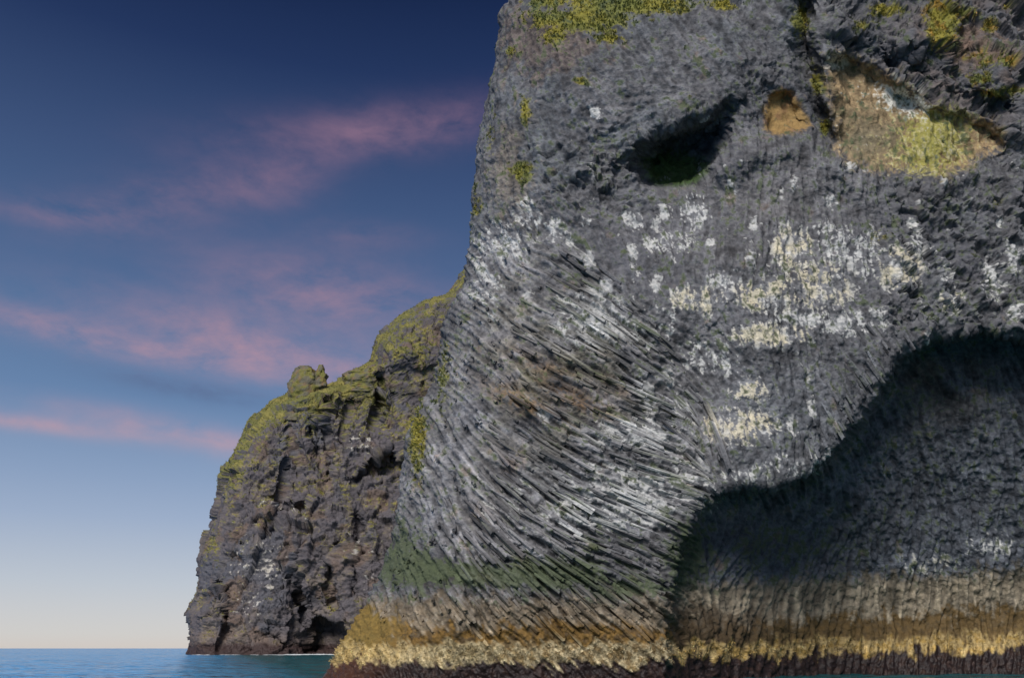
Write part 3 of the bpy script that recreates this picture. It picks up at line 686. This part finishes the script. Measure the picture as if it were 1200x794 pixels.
# ------------------------------------------------------------------ far headland
HS = np.array([(250, 640), (296, 575), (305, 560), (320, 541), (333, 533), (345, 520), (353, 494), (362, 480), (372, 466), (392, 442), (400, 437), (424, 433), (431, 418), (440, 404), (446, 390), (452, 382),
               (460, 356), (462, 342), (470, 321), (484, 302), (492, 294), (515, 283), (540, 270), (548, 260), (575, 257), (600, 252), (640, 243), (652, 238), (690, 235), (705, 229), (718, 219), (735, 221), (758, 219), (772, 215), (790, 208)], float)
def head_depth(px, py):
    z = (759 - py) / 3.6
    D = 300 + 0.30 * z + 0.02 * np.maximum(px - 330, 0)
    D += 18 * gau(px, py, 372, 760, 28, 60) * 0.5
    cv = sdpoly(px, py, [(357, 768), (358, 742), (364, 728), (380, 722), (396, 724), (410, 736), (420, 770)]); D += 11 * sstep(-1, 9, cv)
    cv = sdpoly(px, py, [(295, 757), (300, 740), (318, 732), (332, 740), (336, 757)]); D += 4 * sstep(-2, 9, cv)
    g = sdpoly(px, py, [(284, 638), (300, 626), (316, 618), (330, 600), (352, 588), (372, 586), (360, 600), (338, 612), (322, 626), (300, 636)]); D += 6 * sstep(-2, 6, g)
    D += 5 * sstep(-2, 7, sdpoly(px, py, [(282, 608), (296, 601), (306, 604), (294, 611)]))
    # overhang above the gash, shadowed alcove near the trunk
    D += 7 * sstep(-3, 8, sdpoly(px, py, [(412, 566), (424, 545), (448, 528), (470, 520), (474, 545), (450, 560)]))
    # vertical chimneys below the grassy shoulder
    for x, y0, y1, w, a in [(372, 478, 540, 6, 5), (384, 470, 560, 4, 4), (345, 500, 560, 5, 3), (408, 470, 520, 4, 3), (332, 540, 600, 5, 3), (420, 600, 700, 6, 4), (350, 640, 730, 6, 4), (390, 640, 715, 5, 4), (262, 680, 760, 4, 5), (442, 440, 500, 5, 4)]:
        D += a * np.exp(-((px - x - 4 * np.sin(py / 14)) / w) ** 2) * sstep(y0 - 8, y0 + 8, py) * sstep(y1 + 12, y1 - 10, py)
    # the step below the upper block
    D -= 8 * gau(px, py, 470, 410, 34, 24)
    return D
def build_headland():
    hl = root('headland', (-60.0, 305.0, 0.0), 'dark craggy far headland with yellow green mossy top and a small cave at sea level', 'headland')
    ph = np.radians(np.concatenate([np.linspace(-85, 0, 16)[:-1], np.linspace(0, 86, 46)]))
    RP, RM = 32.0, 22.0
    e_w = RP * (1 - np.cos(ph)); d_w = RM * (1 - np.sin(ph))
    e = np.concatenate([e_w, np.arange(e_w[-1] + 0.9, 330, 0.9)]); d = np.concatenate([d_w, np.zeros(len(e) - len(e_w))])
    rows = np.concatenate([np.linspace(250, 296, 20)[:-1], np.arange(296, 772, 0.9)])
    py, E = np.meshgrid(rows, e, indexing='ij')
    px = np.interp(py, HS[:, 0], HS[:, 1]) + E
    front = np.where(np.arange(len(e))[None, :] < 15, np.interp(py, HS[:, 0], HS[:, 1]), px)
    D = head_depth(front, py) + d[None, :]
    # ground falls back behind the grassy crest
    P = unproj(px, py, D)
    N, _, _ = grid_normals(P)
    if N[300, 150, 1] > 0: N = -N
    st = (1, 1, 1.0)
    wob = np.stack([noise(P, 9, 71), noise(P, 9, 72), noise(P, 9, 73)], -1) * 2.5
    lay = noise(P, 7.0, 77, 3, st=(0.35, 0.35, 1.6))
    h = 1.8 * noise(P, 26, 61, 3) + 3.4 * facets(P + wob, 17.0, 3, (1, 1, 0.55)) + 1.5 * facets(P + wob, 6.5, 4, (1, 1, 0.7)) + 0.65 * facets(P + wob * 0.4, 3.0, 5) + 0.5 * facets(P, 1.4, 6) + 0.45 * lay + 0.3 * noise(P, 1.6, 62, 2)
    h = h * (0.6 + 0.5 * sstep(2, 30, E))
    h = h * (0.55 + 0.45 * sstep(440, 520, py))
    foot = sstep(775, 740, py)
    PF2 = P + N * (h * (0.35 + 0.65 * foot))[..., None]
    qx, qy = proj(PF2)
    n_b = noise(PF2, 18, 201, 3); n_m = noise(PF2, 6, 202, 3); n_s = noise(PF2, 2.0, 203, 3, 0.65); n_l = noise(PF2, 5, 205, 3, st=(0.5, 0.5, 1.8))
    col = np.zeros(PF2.shape); col[:] = (0.112, 0.10, 0.107)
    col = blend(col, sstep(-0.1, 0.5, n_m), (0.165, 0.138, 0.12))
    col = blend(col, sstep(0.0, 0.5, n_b) * 0.7, (0.10, 0.104, 0.122))
    col = blend(col, sstep(0.1, 0.5, n_l) * 0.5, (0.042, 0.04, 0.044))
    col = blend(col, sstep(0.25, 0.5, noise(PF2, 8, 207, 2)) * 0.6, (0.16, 0.11, 0.08))
    Nf, _, _ = grid_normals(PF2)
    if Nf[300, 150, 1] > 0: Nf = -Nf
    e2 = qx - np.interp(qy, HS[:, 0], HS[:, 1])
    # distance below the crest line
    xs = np.arange(200, 620); cy_ = np.interp(xs, HS[::-1, 1], HS[::-1, 0])
    crest = np.interp(qx, xs, cy_); below = qy - crest
    grass = 0.55 * sstep(44, 6, below) * sstep(600, 520, qy) + 0.75 * gau(qx, qy, 380, 462, 75, 26, -12) + 0.8 * gau(qx, qy, 272, 552, 16, 20) + 0.7 * gau(qx, qy, 250, 640, 10, 24) + 0.75 * gau(qx, qy, 478, 415, 34, 26, -30) + .6 * gau(qx, qy, 440, 480, 30, 24) + .45 * gau(qx, qy, 300, 500, 40, 16, -30) + .25 * sstep(700, 560, qy)
    moss = sstep(0.55, 0.85, grass + 0.75 * (Nf[..., 2] - 0.35) + 0.6 * n_s + 0.7 * n_m)
    mc = blend(np.zeros(PF2.shape) + (0.165, 0.16, 0.045), sstep(-0.2, 0.5, n_m), (0.25, 0.22, 0.06)); mc = blend(mc, sstep(0.1, 0.5, n_s) * 0.6, (0.085, 0.098, 0.032))
    col = blend(col, 0.92 * moss, mc)
    gu = gau(qx, qy, 305, 660, 34, 40) + .8 * gau(qx, qy, 330, 590, 26, 12) + .8 * gau(qx, qy, 425, 520, 30, 14) + .8 * gau(qx, qy, 432, 678, 14, 10) + .7 * gau(qx, qy, 290, 715, 20, 16) + .6 * gau(qx, qy, 360, 610, 20, 12) + .55 * gau(qx, qy, 420, 640, 26, 30)
    col = blend(col, 0.8 * sstep(0.95, 1.3, gu + 0.75 * n_s + 0.3 * n_l + 0.2 * Nf[..., 2]), (0.56, 0.53, 0.48))
    wm = sstep(749, 757, qy + 3 * n_s); col = blend(col, wm, (0.05, 0.032, 0.03))
    col = blend(col, 0.4 * sstep(735, 748, qy + 5 * n_m) * (1 - wm), (0.20, 0.15, 0.12))
    C = np.concatenate([np.clip(col, 0.01, 0.8), 0.6 * wm[..., None]], -1)
    n, m = px.shape; V = PF2.reshape(-1, 3); CC = C.reshape(-1, 4)
    bor = np.concatenate([np.arange(m), np.arange(1, n) * m + m - 1, (n - 1) * m + np.arange(m - 2, -1, -1), np.arange(n - 2, 0, -1) * m])
    b1 = V[bor].copy(); b1[:, 1] = 400.0
    nb = len(bor); k0 = len(V); r1 = k0 + np.arange(nb)
    tri = np.stack([r1, np.roll(r1, -1), np.full(nb, k0 + nb)], -1)
    mesh_np('rock_face', np.concatenate([V, b1, b1.mean(0)[None]]), [grid_quads(n, m), strip(bor, r1), tri], M_FAR, np.concatenate([CC, CC[bor], CC[:1]]), hl, smooth=True)
    ids = np.flatnonzero((moss > 0.6) & (np.arange(m)[None, :] > 4) & (rng.uniform(size=moss.shape) < 0.22))
    tufts('grass', V[ids], Nf.reshape(-1, 3)[ids], np.full(len(ids), 0.45), CC[ids], M_MOSS, hl, blades=4, flat=0.3)
    # pinnacle on the shoulder: a squat block and a thin horn
    def crag(name, cx, cy, D, prof, thick, seed):
        """prof: rows (py, left px, right px)"""
        prof = np.array(prof, float); rows = np.linspace(prof[0, 0], prof[-1, 0], 40); aa = np.linspace(0, 2 * np.pi, 56, endpoint=False)
        l = np.interp(rows, prof[:, 0], prof[:, 1])[:, None]; r = np.interp(rows, prof[:, 0], prof[:, 2])[:, None]
        hw = (r - l) / 2
        pxx = (l + r) / 2 + hw * np.sign(np.cos(aa)) * np.abs(np.cos(aa)) ** 0.8; d = D - thick * np.sin(aa) * np.sqrt(hw / hw.max())
        Pc = unproj(pxx, np.broadcast_to(rows[:, None], pxx.shape), d)
        c0 = Pc.mean(1, keepdims=True); o = Pc - c0; o /= np.linalg.norm(o, axis=-1, keepdims=True) + 1e-6
        fc = facets(Pc, 3.6, seed) + 0.5 * facets(Pc, 1.6, seed + 1); Pc = Pc + o * (0.45 * noise(Pc, 3, seed, 3) + 0.9 * fc)[..., None] * np.minimum(1, hw / 6)[..., None]
        n_ = noise(Pc, 2.5, seed + 9, 3); colr = np.zeros(Pc.shape) + (0.135, 0.125, 0.09)
        colr = blend(colr, sstep(-0.2, 0.35, n_ + 0.3 * noise(Pc, 6, 3)), (0.175, 0.165, 0.045)); colr = blend(colr, sstep(0.2, 0.5, noise(Pc, 2, 8, 2)) * .6, (0.21, 0.125, 0.06))
        n, m = pxx.shape; i, j = np.meshgrid(np.arange(n - 1), np.arange(m), indexing='ij'); j2 = (j + 1) % m
        q = np.stack([i * m + j, (i + 1) * m + j, (i + 1) * m + j2, i * m + j2], -1).reshape(-1, 4)
        V = np.concatenate([Pc.reshape(-1, 3), Pc[0].mean(0)[None], Pc[-1].mean(0)[None]])
        t0 = np.stack([np.arange(m), (np.arange(m) + 1) % m, np.full(m, n * m)], -1); t1 = np.stack([(n - 1) * m + (np.arange(m) + 1) % m, (n - 1) * m + np.arange(m), np.full(m, n * m + 1)], -1)
        C = np.concatenate([colr.reshape(-1, 3), colr[0, :1], colr[-1, :1]]); C = np.concatenate([C, 0 * C[:, :1]], 1)
        return mesh_np(name, V, [q, t0, t1], M_FAR, C, hl, smooth=True)
    crag('pinnacle', 358, 447, 332, [(428, 352, 362), (432, 347, 368), (440, 341, 373), (448, 338, 377), (458, 337, 377), (466, 338, 375), (476, 336, 380), (492, 330, 392)], 7, 4)
    crag('rock_horn', 377, 440, 331, [(427, 374, 379), (432, 371.5, 380), (440, 369, 381), (455, 367, 382), (475, 364, 386)], 3, 14)
    crag('boulder', 410, 440, 333, [(431, 424, 436), (434, 410, 438), (438, 404, 440), (443, 402, 441), (448, 404, 444), (458, 400, 446)], 5, 24)
    return hl
build_headland()

# ------------------------------------------------------------------ foam where the swell washes the headland's foot
def build_foam():
    r = np.random.default_rng(31); V = []; Fc = []
    m = bpy.data.materials.new('foam'); m.use_nodes = True; b = m.node_tree.nodes['Principled BSDF']
    n = nd(m.node_tree, 'ShaderNodeTexNoise'); n.inputs['Scale'].default_value = 2.0
    m.node_tree.links.new(ramp(m.node_tree, n.outputs[0], [(0.3, (0.55, 0.6, 0.62)), (0.6, (0.85, 0.87, 0.88))]), b.inputs['Base Color']); b.inputs['Roughness'].default_value = 0.9
    for k in range(95):
        px = r.uniform(336, 388) if k < 70 else r.uniform(222, 335)
        D = (306 if px > 355 else 297.5) - abs(r.normal(0, 2.2))
        c = np.array([(px - 600) / F / (CP + 0.35 * SP) * D, D, 0.10]); i0 = len(V); q = 9
        wx, wy, hz = r.uniform(0.5, 2.4), r.uniform(0.3, 0.8), r.uniform(0.05, 0.28) * (1 if k < 70 else 0.35)
        for a in np.arange(q) * 2 * np.pi / q: V.append(c + np.array([math.cos(a) * wx * r.uniform(0.6, 1.2), math.sin(a) * wy * r.uniform(0.6, 1.2), r.uniform(-0.1, 0.0)]))
        V.append(c + np.array([r.normal(0, 0.2), 0, hz])); Fc += [(i0 + a, i0 + (a + 1) % q, i0 + q) for a in range(q)]
    o = mesh_np('foam', np.array(V), [np.array(Fc)], m, smooth=True, kind='stuff')
    o['label'] = 'thin white foam on the water at the foot of the headland'
build_foam()
